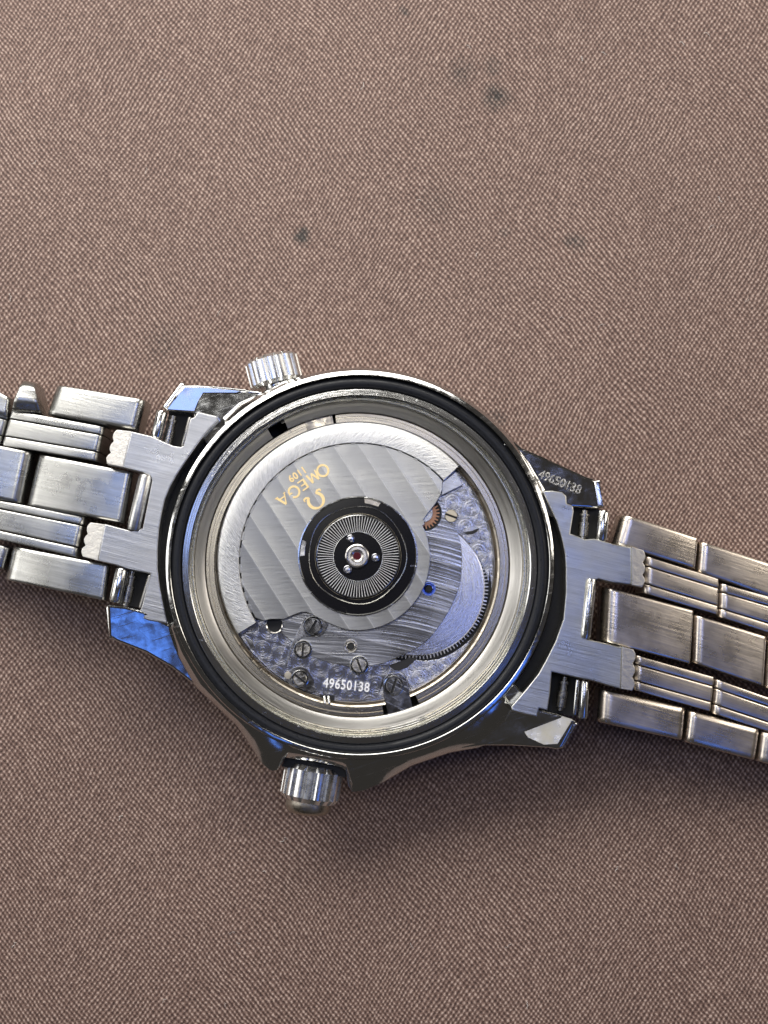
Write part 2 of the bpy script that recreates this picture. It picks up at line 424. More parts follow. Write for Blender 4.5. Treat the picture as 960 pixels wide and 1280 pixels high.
# --- case body: skirt from the rim out to the outline, crown guards included
CC = (450, 706)
outl = {  # image angle (deg, counter-clockwise) : radius in px
}
trace = [(330, 492), (350, 480), (380, 472), (420, 464), (455, 462), (500, 467), (540, 480), (575, 497), (605, 521), (635, 548), (660, 580), (680, 615),
         (695, 655), (699, 700), (697, 745), (687, 790), (670, 828), (655, 870), (632, 905), (600, 932), (561, 939), (514, 955), (478, 976), (455, 986), (440, 988), (433, 975), (432, 958),
         (395, 950), (356, 945), (349, 960), (340, 962), (328, 952), (311, 925), (297, 905), (274, 883), (247, 858), (225, 820), (206, 770), (201, 720), (204, 665), (215, 620), (240, 575), (268, 535), (300, 505)]
def prad(ang):  # radius of the traced outline at an image angle
    dg = math.degrees(ang) % 360
    if 133 < dg < 197.5 or dg < 22 or dg > 317: return 243.0
    d = Vector((math.cos(ang), -math.sin(ang)))
    best = 244
    L = len(trace)
    for i in range(L):
        a = Vector(trace[i]) - Vector(CC); b = Vector(trace[(i + 1) % L]) - Vector(CC)
        den = d.x * (b - a).y - d.y * (b - a).x
        if abs(den) < 1e-9: continue
        s_ = (a.x * (b - a).y - a.y * (b - a).x) / den
        u_ = (a.x * d.y - a.y * d.x) / den
        if 0 <= u_ <= 1 and s_ > 0: best = max(244, s_)
    return best
bm = bmesh.new(); NA = 360; rows = []
for i in range(NA):
    a = 2 * PI * i / NA; ro = prad(a); ex = ro - 244 ; edge_ = ro < 243.5
    def pt(r, z): 
        q = (CC[0] + r * math.cos(a), CC[1] - r * math.sin(a)); return P(q[0], q[1], z)
    lo = .10 if ex < 3 else .22
    ex = max(0, ex)
    st_ = [(236.5, .60), (236.8, .985), (237.6, .992), (240, .988), (242.6, .980), (243.4, .965), (243.8, .93)] + [(244 + (ex + 2) * f, .925 - (.06 + min(ex, 20) * .004) * f ** 1.7) for f in (.12, .28, .45, .62, .8, .93, 1.0)]
    zl_ = st_[-1][1]
    st_ += [(246.4 + ex, zl_ - .02), (246.4 + ex, zl_ - .05), (246 + ex * .9, .55), (242 + ex * .7, .25), (236 + ex * .3, .08), (210, .0)]
    if edge_: st_ = [(min(r, 243.8), z) for r, z in st_[:14]] + [(243.8, zl_ - .06), (243.5, .60), (243.2, .50), (240, .30), (225, .14), (190, .02)]
    rows.append([bm.verts.new(pt(r, z)) for r, z in st_])
for i in range(NA):
    p, q = rows[i], rows[(i + 1) % NA]
    for k_ in range(len(p) - 1): bm.faces.new((p[k_], p[k_ + 1], q[k_ + 1], q[k_]))
bm.faces.new([r[-1] for r in rows])
case = finish('case', bm, M['case'], watch, 28)

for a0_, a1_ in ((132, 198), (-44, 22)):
    lathe('case_ledge', [(450, 706, 243.3, .66), (450, 706, 266, .66), (450, 706, 267, .50)], M['black'], case, n=40, a0=a0_, a1=a1_)  # case flange under the end links, coloured black as the gap's shade
# lugs: polished, sloping away from the rim
def zplane(c, z0, gx, gy):
    return lambda x, y: z0 + gx * (x - c[0]) / 133 + gy * (y - c[1]) / 133
lugs = [
    ([(228, 481), (246, 481), (266, 483), (307, 487), (330, 490), (290, 540), (262, 562), (243, 530), (241, 516), (206, 513)], (250, 505), .83, -.02, -.10),
    ([(134, 756), (156, 758), (179, 764), (210, 780), (235, 770), (268, 850), (275, 884), (247, 860), (215, 835), (182, 816), (146, 802), (136, 796)], (190, 800), .81, .05, -.31),
    ([(640, 549), (653, 560), (684, 574), (733, 596), (742, 598), (747, 604), (750, 636), (716, 634), (700, 650), (670, 640), (620, 560)], (700, 605), .82, -.12, -.03),
    ([(560, 938), (607, 932), (640, 932), (687, 935), (696, 937), (703, 935), (721, 901), (700, 893), (672, 886), (630, 840), (580, 880)], (660, 910), .81, -.05, -.05),
]
for pts, c, z0, gx, gy in lugs:
    plate('lug', pts, 0, .44, M['case'], case, bevel=.028, seg=3, zf=zplane(c, z0, gx, gy), draft=0)
plate('lug_reflection_patch', [(231, 484), (262, 484.5), (302, 488.5), (296, 491), (254, 491), (248, 501), (243, 514), (209, 511.5)], 0, .02, M['case'], case, bevel=.004, zf=zplane((240, 502), .852, .085, -.02))  # added patch, outlined and tilted to carry the lug's pale blue reflection
plate('lug_reflection_patch', [(652, 910), (682, 889), (716, 899), (697, 930), (680, 931), (660, 922)], 0, .02, M['case_beige_glint'], case, bevel=.004, zf=zplane((690, 910), .812, .03, .16))  # added patch in the outline of a beige reflection on the lug
# narrow bright outer bevels of the lugs
for a, b, w, z0 in (((230, 479), (206, 511), 9, .80), ((137, 757), (141, 798), 11, .80), ((746, 600), (751, 634), 6, .79), ((719, 902), (700, 934), 9, .78)):
    n_ = (Vector((b[0] - a[0], b[1] - a[1]))).normalized(); nn = Vector((-n_.y, n_.x)) * w / 2
    slab('lug_edge', [(a[0] + nn.x, a[1] + nn.y), (b[0] + nn.x, b[1] + nn.y), (b[0] - nn.x, b[1] - nn.y), (a[0] - nn.x, a[1] - nn.y)], (z0, z0), .4, M['rim'], case, er=.02, sr=.03)

# rings
def cz(z):
    f = max(0, min(1, (1.0 - z) / .3)); return (450 - 4 * f, 706 - 1.5 * f)
def prof(lst): return [(*cz(z), r, z) for r, z in lst]
lathe('case_groove', prof([(239, .95), (238, .88), (222, .88), (221, .94)]), M['black'], case)
gk = [(229.5 + 7.2 * math.cos(2 * PI * i / 14), .925 + .045 * math.sin(2 * PI * i / 14)) for i in range(14)]
lathe('gasket', prof(gk), M['rubber'], watch, n=180, closed=True)
inner = lathe('inner_rim', prof([(222, .86), (222, .95), (221.2, .957), (214.2, .967), (213, .960), (213, .925)]), M['ring'], case)
lathe('thread', prof([(213, .935), (212, .915), (211, .925), (209.5, .895), (208.7, .905), (207, .875), (206, .88), (204.5, .85)]), M['thread'], case)
a_n0, a_n1 = 124.0, 117.3        # notch of the inner wall (image angle)
lathe('inner_wall', prof([(204.5, .855), (202, .84), (196, .79), (191, .765), (190.4, .74), (190.2, .60)]), M['wall'], case, a0=a_n0, a1=a_n1 + 360)
lathe('case_floor', prof([(212, .70), (212, .40), (1, .40)]), M['black'], case)
tube('setting_pin', P(351, 528, .74), P(361, 522, .74), .022, M['slotted'], case)

# movement ring in segments
mv = lathe('movement_ring', prof([(190, .60), (190, .735), (188.8, .745), (185.5, .745), (185, .738), (179, .738), (178, .73), (178, .60)]), M['mring'], watch, a0=-66, a1=98.5, closed=False)
lathe('ring_segment', prof([(190, .60), (190, .735), (188.8, .745), (185.5, .745), (185, .738), (179, .738), (178, .73), (178, .60)]), M['mring'], mv, a0=110.5, a1=280.0)
lathe('ring_segment', prof([(190, .60), (190, .70), (178, .70), (178, .60)]), M['brassy'], mv, a0=99.5, a1=110.3)
lathe('plate_edge', prof([(178.5, .70), (176, .69), (174.5, .70), (173.5, .685), (172.5, .70), (171.5, .66)]), M['brassy'], mv)

# main plate with circular graining
mp = disc('main_plate', (447, 704), 173, .60, .12, M['perlage'], watch, n=120)
plate('upper_plate', [(548, 600), (572, 596), (582, 610), (590, 624), (599, 645), (606, 668), (610, 695), (612, 718), (611, 728), (607, 716), (600, 700), (590, 684), (578, 671), (570, 664), (540, 640)],
      0, .05, M['perlage'], mp, bevel=.006, zf=zplane((590, 650), .655, .02, -.03))
tube('plate_seam', P(551, 620, .668), P(577, 606, .668), .004, M['black'], mp, segs=6)
plate('recess_shade', [(579, 665.5), (589, 664), (599, 660), (596, 665), (590, 667.5), (584, 667.5)], .672, .02, M['black'], mp, bevel=0)  # flat black piece standing in for the shade of a hole
left_pl = plate('train_plate', [(304, 795), (316, 776), (352, 780), (372, 800), (366, 820), (358, 838), (350, 846), (330, 828), (316, 812)], 0, .04, M['perlage'], mp, bevel=.005, zf=zplane((335, 810), .630, .0, -.10))
plate('train_plate', [(306, 797), (316, 800), (320, 812), (314, 811)], .64, .03, M['case_dark'], mp, bevel=.004)
serial = plate('serial_plate', [(360, 800), (390, 818), (420, 829), (450, 834), (488, 829), (492, 838), (482, 846), (477, 856), (472, 873), (440, 878), (415, 876), (396, 868), (390, 852), (382, 838), (370, 834), (352, 846), (345, 836)],
               0, .05, M['perlage'], mp, bevel=.008, zf=zplane((430, 850), .650, -.02, -.10))
lower_r = plate('barrel_bridge', [(493, 836), (500, 837), (508, 834), (516, 824), (530, 826), (556, 823), (582, 811), (563, 832), (538, 852), (514, 864), (510, 853), (505, 842)],
                0, .05, M['perlage'], mp, bevel=.008, zf=zplane((540, 840), .648, .0, .02))
# toothed barrel wheel
bm = bmesh.new(); TN = 124; pts = []
for i in range(TN):
    for k_, r in ((0, 90.5), (.25, 90.5), (.35, 86), (.9, 86)):
        a = 2 * PI * (i + k_) / TN; pts.append((520 + r * math.cos(a), 734 - r * math.sin(a)))
add_plate(bm, pts, .635, .03, 0); bw = finish('barrel_wheel', bm, M['slotted'], watch, 30)
lathe('wheel_face', [(520, 734, 85.5, .630), (520, 734, 85.5, .652), (520, 734, 84.5, .656), (520, 734, 20, .656)], M['barrel'], bw, n=120)
plate('wheel_well', circ((520, 734), 94, 90), .604, .02, M['black'], mp, bevel=0)

# striped bridge
bridge = plate('automatic_bridge', resample([(545, 612), (551, 622), (559, 634), (569, 655), (576, 680), (577.5, 700), (575.5, 727), (568, 750), (557, 771), (539, 796), (522, 809), (507, 817), (480, 829), (450, 834), (430, 832),
               (400, 825), (380, 815), (362, 800), (350, 785), (352, 740), (400, 650), (480, 610)], 3), 0, .06, M['bridge'], watch, bevel=.007, zf=zplane((520, 740), .700, .0, -.01))
bz = .705
disc('recess_shade', (531, 642), 21.5, bz + .006, .01, M['black'], bridge, bevel=0)  # black disc painted as the shade of an opening in the bridge
bm = bmesh.new(); pts = []
for i in range(26):
    for k_, r in ((0, 19.5), (.3, 19.5), (.45, 15.5), (.85, 15.5)):
        a = 2 * PI * (i + k_) / 26; pts.append((530 + r * math.cos(a), 642 - r * math.sin(a)))
add_plate(bm, pts, bz + .016, .012, 0); cw = finish('copper_wheel', bm, M['copper'], bridge, 30)
disc('hub', (529, 641), 12, bz + .028, .01, M['endlink'], bridge)
# cover strip plates round the screws at the lower left
plate('spring_clip', [(381, 771), (405, 776), (411, 781), (404, 793), (396, 797), (380, 795), (368, 806), (358, 832), (354, 838), (364, 806)], .712, .014, M['case_dark'], bridge, bevel=.003)
plate('retaining_arm', resample([(362, 838), (372, 833), (384, 836), (392, 848), (395, 862), (390, 866), (380, 862), (366, 858), (358, 850)], 3), .672, .03, M['case_dark'], mp, bevel=.005)
br = plate('casing_clamp', [(485, 893), (480, 872), (478.5, 856), (480, 848), (485, 842.5), (492.5, 840.5), (500, 842), (506, 846), (509, 852), (512, 868), (516.5, 886), (500, 890.5)], .735, .05, M['case_dark'], watch, bevel=.006)

def screw(c, r, z, ang, mat, parent, seat=True):
    o_s = disc('screw', c, r * .82, z, .05, M['black'], parent, bevel=.006, n=36)
    cc_ = P(c[0], c[1], z)
    # ring seat
    if seat:
        lathe('screw_seat', [(c[0], c[1], r * 1.08, z - .02), (c[0], c[1], r * 1.06, z + .004), (c[0], c[1], r * .98, z + .006), (c[0], c[1], r * .9, z - .003), (c[0], c[1], r * .86, z - .02)], M['rim'], o_s if parent is watch else parent, n=36)
    # slot: two half-round lands leave a sunk channel between them
    d = Vector((math.cos(rad(ang)), -math.sin(rad(ang)))); nrm = Vector((-d.y, d.x)); w = r * .12
    for s_ in (-1, 1):
        pts_ = []
        R0 = r * .78; lim = math.acos(min(1, w / R0))
        for i in range(13):
            b = -lim + 2 * lim * i / 12
            q = nrm * (s_ * R0 * math.cos(b)) + d * (R0 * math.sin(b)); pts_.append((c[0] + q.x, c[1] + q.y))
        plate('screw_land', pts_, z + .012, .012, mat, parent if parent is not watch else o_s, bevel=.003, seg=1)
    return o_s
screw((391, 783), 11.5, .722, 60, M['case_dark'], bridge)
screw((378.5, 812), 11, .715, 86, M['slotted'], bridge)
screw((449, 831.5), 11, .712, -70, M['slotted'], bridge)
screw((375, 848.5), 10.5, .682, -38, M['slotted'], mp)
screw((492.5, 857), 12, .742, 72, M['case_dark'], br)
screw((564, 645), 9.8, .722, -20, M['brassflat'], bridge, seat=False)
disc('brass_pin', (360, 844.5), 4.5, .69, .03, M['brassflat'], mp, n=20)
for c, zz in (((438.5, 808), .715), ((536, 736), .712)):
    lathe('jewel_setting' if c[0] < 500 else 'blue_ring', [(c[0], c[1], 9, zz - .02), (c[0], c[1], 8.6, zz + .004), (c[0], c[1], 7.4, zz + .004), (c[0], c[1], 6.2, zz - .006), (c[0], c[1], 4.8, zz + .002), (c[0], c[1], 3.8, zz - .01)], M['slotted'] if c[0] < 500 else M['blue_tint'], bridge, n=32)
    disc('jewel_hole', c, 3.9, zz - .004, .01, M['black'], bridge, bevel=0, n=20)
disc('recess_shade', (343, 781), 10, .71, .02, M['black'], mp, bevel=0, n=24)
lathe('screw_rim', [(343, 781, 11, .71), (343, 781, 10.5, .722), (343, 781, 9, .715)], M['slotted'], mp, n=24, a0=180, a1=360)
for dx in (-2.6, 2.6):
    tube('stem_pin', P(408 + dx, 870, .70), P(409 + dx, 880, .72), .014, M['rim'], mp, segs=10)
plate('recess_shade', [(400, 868), (418, 870), (417, 879), (400, 877)], .684, .02, M['black'], mp, bevel=0)
plate('recess_shade', [(486, 832), (512, 822), (522, 822), (518, 826), (510, 834), (500, 838), (494, 838)], .657, .02, M['black'], mp, bevel=0)
text('serial_number', '49650138', (433, 857), .662, 16.5, -6, M['digit'], serial, ext=.008, sx=.84, bold=.0012, spacing=1.06)
random.seed(3)
text('small_engraving', 'SWISS 23 JEWELS', (436, 869), .655, 6, -4, M['slotted'], serial, ext=.002, sx=.8) if False else None

# --- rotor
ZR = .80
rc = (446.5, 700.5)
def arcpts(c, r, a0, a1, n): return [(c[0] + r * math.cos(rad(a0 + (a1 - a0) * i / n)), c[1] - r * math.sin(rad(a0 + (a1 - a0) * i / n))) for i in range(n + 1)]
body = arcpts(rc, 145.9, 43, 209.5, 90) + [(330, 776), (338, 774), (355, 774), (366, 769), (376, 765.5), (383, 765), (392, 769), (403, 775), (411, 779), (422, 783.5)] + arcpts((446.5, 697), 91, 258, 386, 50)[1:] + \
    [(531, 655), (529.5, 649), (536, 640), (545, 629), (550.5, 619), (553, 611)]
rotor = plate('rotor', body, ZR, .035, M['rotor'], watch, bevel=.006)
wt = arcpts(rc, 175, 44.5, 211.5, 110) + arcpts(rc, 147.5, 209.5, 42, 100)
bm = bmesh.new()
A0, A1 = 43.0, 211.5
prf = [(147.7, ZR - .09), (147.7, ZR + .012), (148.5, ZR + .02), (160, ZR + .024), (170, ZR + .016), (173.5, ZR + .006), (175, ZR - .012), (175, ZR - .09)]
rg = add_lathe(bm, [(rc[0], rc[1], r, z) for r, z in prf] + [(rc[0], rc[1], prf[0][0], prf[0][1])], 110, A0, A1, cap=False)
bmesh.ops.remove_doubles(bm, verts=bm.verts, dist=1e-6)
bmesh.ops.holes_fill(bm, edges=[e for e in bm.edges if e.is_boundary], sides=0)
finish('rotor_weight', bm, M['weight'], rotor, 28)
# small bright end facet and bridging tabs between plate and weight
for a in (52, 60, 68.5, 77, 86, 92, 100, 108, 114, 121, 127, 134, 140, 147, 154, 161, 168, 176, 184, 191, 198, 204):
    w = 1.1 if a < 130 else 2.2
    q = arcpts(rc, 144.8, a - w, a + w, 3) + arcpts(rc, 148.6, a + w, a - w, 3)
    plate('joint_tab', q, ZR + .004, .02, M['rotor'], rotor, bevel=.003, seg=1)
lathe('joint_groove', [(rc[0], rc[1], 144, ZR - .03), (rc[0], rc[1], 149, ZR - .03)], M['black'], rotor, n=90, a0=43, a1=210)
plate('weight_foot', [(553, 603), (560, 598), (570, 590), (578, 606), (552, 619)], .735, .05, M['endlink'], rotor, bevel=.004)

# lettering
def gold_stroke(bm, pts, w, z, th=.006):
    """ribbon of varying width along pixel points"""
    L, Rr = [], []
    for i, p in enumerate(pts):
        a = Vector(pts[max(0, i - 1)]); b = Vector(pts[min(len(pts) - 1, i + 1)]); d = (b - a).normalized(); n_ = Vector((-d.y, d.x))
        ww = w[i] if isinstance(w, (list, tuple)) else w
        L.append(Vector(p) + n_ * ww / 2); Rr.append(Vector(p) - n_ * ww / 2)
    lo = [bm.verts.new(P(q.x, q.y, z)) for q in L]; ro = [bm.verts.new(P(q.x, q.y, z)) for q in Rr]
    lb = [bm.verts.new(P(q.x, q.y, z - th)) for q in L]; rb = [bm.verts.new(P(q.x, q.y, z - th)) for q in Rr]
    for i in range(len(pts) - 1):
        bm.faces.new((lo[i], lo[i + 1], ro[i + 1], ro[i])); bm.faces.new((lb[i], lb[i + 1], lo[i + 1], lo[i])); bm.faces.new((ro[i], ro[i + 1], rb[i + 1], rb[i]))
    bm.faces.new((lo[0], ro[0], rb[0], lb[0])); bm.faces.new((lo[-1], lb[-1], rb[-1], ro[-1]))
TA = 215
dt = Vector((math.cos(rad(TA)), -math.sin(rad(TA)))); ut = Vector((math.cos(rad(TA + 90)), -math.sin(rad(TA + 90))))
def lt(o, u, v): q = Vector(o) + dt * u + ut * v; return (q.x, q.y)
ZL = ZR + .006
# O M E G A drawn as fine flared strokes; origin = centre of each letter
letters = {
    'O': ((403.5, 588.3), [([(6.6 * math.cos(a * PI / 12), 6.8 * math.sin(a * PI / 12)) for a in range(25)], 2.0)]),
    'M': ((391.5, 596.0), [([(-6, -6.0), (-4.2, 6.2)], 1.5), ([(-4.2, 6.2), (0, -4.6)], 1.9), ([(0, -4.6), (4.2, 6.2)], 1.3), ([(4.2, 6.2), (6, -6)], 1.9)]),
    'E': ((379.0, 606.0), [([(-3.4, -6.2), (-3.4, 6.2)], 2.0), ([(-3.4, 5.5), (4.4, 5.5)], 1.4), ([(-3.4, 0), (3.2, 0)], 1.4), ([(-3.4, -5.5), (4.6, -5.5)], 1.4)]),
    'G': ((367.5, 614.8), [([(6.4 * math.cos(rad(a)), 6.6 * math.sin(rad(a))) for a in range(42, 335, 14)], 2.0), ([(5.6, -4.0), (5.6, -.2)], 1.8), ([(2.4, -.2), (7.2, -.2)], 1.3)]),
    'A': ((354.0, 624.5), [([(-5.6, -6), (0, 6.6)], 1.2), ([(0, 6.6), (5.6, -6)], 2.2), ([(-3.6, -2.4), (3.6, -2.4)], 1.3), ([(-7, -6), (-4, -6)], 1.0), ([(3.6, -6), (7.6, -6)], 1.0)]),
}
for ch, (o0, strokes) in letters.items():
    bm = bmesh.new()
    for k_, (ps, w) in enumerate(strokes): gold_stroke(bm, [lt(o0, p[0] * 1.04, p[1] * 1.04) for p in ps], w * 1.3, ZL + .0006 * k_)
    ob_ = finish('letter', bm, M['gold'], rotor, 30)
# horseshoe emblem
bm = bmesh.new(); o0 = (394, 624.5)
ps, ws = [], []
for i in range(31):
    a = -57 + (237 + 57) * i / 30
    ps.append((9.6 * math.cos(rad(a)), 9.6 * math.sin(rad(a)) + 1.5)); ws.append(2.2 + 1.8 * abs(math.cos(rad(a))) ** 1.0)
gold_stroke(bm, [lt(o0, *p) for p in ps], ws, ZL)
for s_ in (-1, 1):
    gold_stroke(bm, [lt(o0, s_ * 4.9, -6.4), lt(o0, s_ * 8.5, -8.2), lt(o0, s_ * 12.2, -7.6)], [1.4, 2.6, 2.2], ZL + .001)
    gold_stroke(bm, [lt(o0, s_ * 11.8, -4.8), lt(o0, s_ * 12.2, -8.0)], 1.6, ZL + .0015)
finish('emblem', bm, M['gold'], rotor, 30)
text('calibre_number', '1109', (371.5, 592.5), ZL - .003, 12.5, TA, M['gold'], rotor, ext=.004, sx=.95, bold=.0028, spacing=1.08)

# --- ball bearing at the rotor's centre
bcn = (447.3, 695)
bear = lathe('bearing', [(*bcn, 75, ZR - .01), (*bcn, 75, ZR + .012), (*bcn, 73.4, ZR + .014), (*bcn, 72.5, ZR + .002)], M['rim'], watch, n=120)
disc('bearing_plate', bcn, 73, ZR + .003, .01, M['gloss'], bear, bevel=0, n=100)
for a, m in ((75, 'brassy'), (172, 'case_dark'), (-17, 'case_dark'), (-110, 'gloss')):
    q = arcpts(bcn, 66.5, a - 7.5, a + 7.5, 6) + arcpts(bcn, 72.3, a + 8.5, a - 8.5, 6)
    plate('bearing_tab', q, ZR + .006, .01, M[m], bear, bevel=.002, seg=1, zf=zplane(bcn, ZR + .006, .0, -.03) if a == -17 else None)
def oct_ring(c, r, w, z, n, wob):
    bm = bmesh.new(); A, B = [], []
    for i in range(n):
        a = 2 * PI * i / n; rr = r + wob * math.cos(5 * a + .6)
        A.append(bm.verts.new(P(c[0] + rr * math.cos(a), c[1] - rr * math.sin(a), z))); B.append(bm.verts.new(P(c[0] + (rr - w) * math.cos(a), c[1] - (rr - w) * math.sin(a), z + .008)))
    for i in range(n): bm.faces.new((A[i], A[(i + 1) % n], B[(i + 1) % n], B[i]))
    return bm
finish('bearing_ring', oct_ring((446.6, 693.5), 61.5, 1.1, ZR + .006, 100, 1.0), M['rim'], bear, 60)
bc2 = (447.6, 695.5)
disc('bearing_cone', bc2, 60.3, ZR + .006, .002, M['gloss'], bear, bevel=0, n=90)
lathe('bearing_ring', [(*bc2, 52.6, ZR + .004), (*bc2, 52.2, ZR + .016), (*bc2, 51.2, ZR + .018), (*bc2, 50.6, ZR + .004)], M['rim'], bear, n=100)
lathe('bearing_ring', [(*bc2, 54.2, ZR + .004), (*bc2, 53.9, ZR + .009), (*bc2, 53.4, ZR + .004)], M['brassflat'], bear, n=100)
lathe('bearing_ring', [(*bc2, 31.6, ZR + .004), (*bc2, 31.2, ZR + .016), (*bc2, 30.5, ZR + .016), (*bc2, 30.2, ZR + .004)], M['rim'], bear, n=80)
# spokes: one mesh shared by all
c0 = P(*bc2, ZR + .012); r0_, r1_ = R(31.5, ZR), R(50.5, ZR)
bm = bmesh.new(); wA, wB = R(.50, ZR), R(.62, ZR); hh_ = .010
vv = [bm.verts.new(q) for q in ((r0_, -wA, -.008), (r1_, -wB, -.008), (r1_, wB, -.008), (r0_, wA, -.008), (r0_, 0, hh_ - .006), (r1_, 0, hh_ - .006))]
for f in ((0, 1, 5, 4), (3, 4, 5, 2), (0, 4, 3), (1, 2, 5), (0, 3, 2, 1)): bm.faces.new([vv[i] for i in f])
bmesh.ops.recalc_face_normals(bm, faces=bm.faces)
sp_me = bpy.data.meshes.new('spoke'); bm.to_mesh(sp_me); bm.free()
for i in range(86):
    ob = link_obj('spoke', sp_me, M['digit'], bear) if i == 0 else bpy.data.objects.new('spoke', sp_me)
    if i: C.objects.link(ob); ob.parent = bear
    ob.location = c0; ob.rotation_euler = (0, 0, 2 * PI * i / 86)
for c in ((438.3, 673.5), (469.4, 697), (434.4, 711.9)):
    lathe('stud', [(*c, 5.4, ZR + .002), (*c, 5.2, ZR + .02), (*c, 4.4, ZR + .022), (*c, 3.8, ZR + .012), (*c, 3.0, ZR + .018), (*c, .1, ZR + .020)], M['case_dark'], bear, n=28)
cj = (446.3, 695)
lathe('hub', [(*cj, 15.2, ZR + .002), (*cj, 14.8, ZR + .022), (*cj, 13.6, ZR + .026), (*cj, 12.6, ZR + .018), (*cj, 11.4, ZR + .030), (*cj, 8.6, ZR + .030), (*cj, 7.0, ZR + .018), (*cj, 4.8, ZR + .012)], M['slotted'], bear, n=48)
disc('jewel', cj, 5.2, ZR + .016, .01, M['ruby'], bear, n=24)

# --- end links
def ragged(a, b, n, amp, side):
    a, b = Vector(a), Vector(b); d = (b - a); n_ = Vector((-d.y, d.x)).normalized() * side; out = []
    for i in range(n * 4 + 1):
        u = i / (n * 4); bmp = amp * (abs(math.sin(u * n * PI)) + random.uniform(-.12, .12))
        q = a + d * u + n_ * bmp; out.append((q.x, q.y))
    return out
ZE = .90
el_L = [(247, 514.5), (270, 520), (273.5, 525), (262, 536), (253, 547), (242, 562), (232, 577), (221, 593), (212, 610), (206, 625), (202.5, 640), (199, 660), (197, 685), (197, 711), (200, 735), (204, 755), (210, 780),
        (185, 775.5), (179, 773), (180, 767), (174, 765), (177, 758), (188, 717.5), (162, 712.5), (145, 707), (122, 701), (131, 655), (162, 663), (172, 663), (178, 660), (190, 600), (186, 594), (178, 591), (153, 584), (164, 539), (189, 545), (203, 551), (216, 557), (226, 558.5), (229, 557),
        (234, 539), (236, 529), (238, 523), (243, 521)]
elL = plate('end_link', el_L, ZE, .30, M['endlink'], watch, bevel=.014, seg=3, zf=zplane((200, 640), .895, .015, -.015))
el_R = [(678, 614), (690, 613), (703, 615), (708, 620), (708.5, 629), (716, 632), (717.5, 639), (713, 667), (722, 670), (731, 674), (743, 673), (768, 680), (790, 684), (790, 731), (763, 728), (748, 724), (741, 726), (731, 795), (735, 799), (773, 808), (778, 808), (776, 861),
        (763, 858), (735, 850), (723, 848), (690, 840), (688, 866), (684.5, 888), (674, 885.5), (671.5, 896), (660, 894), (640, 889), (639, 883), (658, 861), (673, 842), (682, 826), (694, 802), (704, 774), (707, 742), (707, 711), (706, 693), (702, 673), (696, 652), (686, 631)]
elR = plate('end_link', el_R, ZE, .30, M['endlink_right'], watch, bevel=.014, seg=3, zf=zplane((720, 760), .895, -.06, .02))
# worn scalloped tongues
def tongue(inner, outer_a, outer_b, n, side, parent, zo, zi):
    pts = [inner[0]] + ragged(outer_a, outer_b, n, 3.2, side) + [inner[1]]
    mid_i = (Vector(inner[0]) + Vector(inner[1])) / 2; mid_o = (Vector(outer_a) + Vector(outer_b)) / 2; ax = (mid_o - mid_i); Lx = ax.length; ax /= Lx
    zf = lambda x, y: zi + (zo - zi) * max(0, min(1, (Vector((x, y)) - mid_i).dot(ax) / Lx))
    plate('tongue', pts, 0, .2, M['teeth'], parent, bevel=.012, zf=zf)
tongue([(164.5, 539), (153.5, 584)], (146, 537), (134, 580), 3, 1, elL, .845, .885)
tongue([(131.5, 655.5), (122.5, 701)], (113, 653), (103, 696), 3, 1, elL, .84, .88)
tongue([(790, 684), (790, 731)], (804, 687.5), (803, 734), 3, -1, elR, .87, .90)
tongue([(778, 808), (776, 861)], (792, 812), (790, 863.5), 3, -1, elR, .87, .895)
# knuckle tubes
def knuckle(a, b, r, z, parent, mat=None):
    tube('knuckle', P(*a, z), P(*b, z), R(r, z), mat or M['rim'], parent, segs=24)
knuckle((183, 594), (167, 663), 9, .86, elL, M['brush'])
knuckle((203, 514), (195, 548), 7, .82, elL); knuckle((153, 711), (144, 753), 8, .82, elL)
knuckle((739, 724), (731, 798), 7, .87, elR, M['rim'])
knuckle((755, 639), (751, 676), 7, .82, elR); knuckle((731, 851), (728, 898), 6, .82, elR)
knuckle((722, 850), (718, 893), 2.5, .86, elR)
# spring bars in the slots
for a, b in (((217, 520), (208, 560)), ((166, 714), (157, 757)), ((731, 638), (728, 674)), ((706, 846), (700, 888))):
    pa, pb = P(*a, .74), P(*b, .74)
    tube('spring_bar', pa, pb, R(6.5, .74), M['bar'], watch, segs=20, prof=[(0, .01), (0, .6), (.12, .6), (.13, 1), (.2, 1), (.21, .75), (.42, .75), (.43, 1.0), (.9, 1.0), (.92, .6), (1, .6), (1, .01)])
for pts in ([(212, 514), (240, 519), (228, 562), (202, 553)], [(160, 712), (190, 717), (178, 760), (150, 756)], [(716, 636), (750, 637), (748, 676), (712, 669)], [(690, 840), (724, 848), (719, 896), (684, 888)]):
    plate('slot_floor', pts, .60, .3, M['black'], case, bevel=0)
# dark side walls of the slots
for a, b, z in (((238, 522), (229, 558), .84), ((188, 719), (176, 760), .84)):
    knuckle(a, b, 3.2, z, elL, M['bar'])

# --- bracelet
def zl(x):       # top height of the left half
    return .50 + (.78 - .50) * max(0, min(1.1, x / 180.0))
def zr(x):
    return .80 - (.80 - .50) * max(0, min(1.2, (x - 750) / 210.0))
def block(name, cs, zf, mat, th=.46, er=.06, erl=None, sr=.014, crown=.012, dz=0, parent=None):
    xs = (cs[0][0] + cs[3][0]) / 2, (cs[1][0] + cs[2][0]) / 2
    z0, z1 = zf(xs[0]) + dz, zf(xs[1]) + dz
    th = min(th, min(z0, z1) - .02) if True else th
    return slab(name, cs, (z0, z1), th, mat, parent or watch, er=er, erl=erl, sr=sr, crown=crown)
ML, MR = M['link'], M['warm_lit_link']
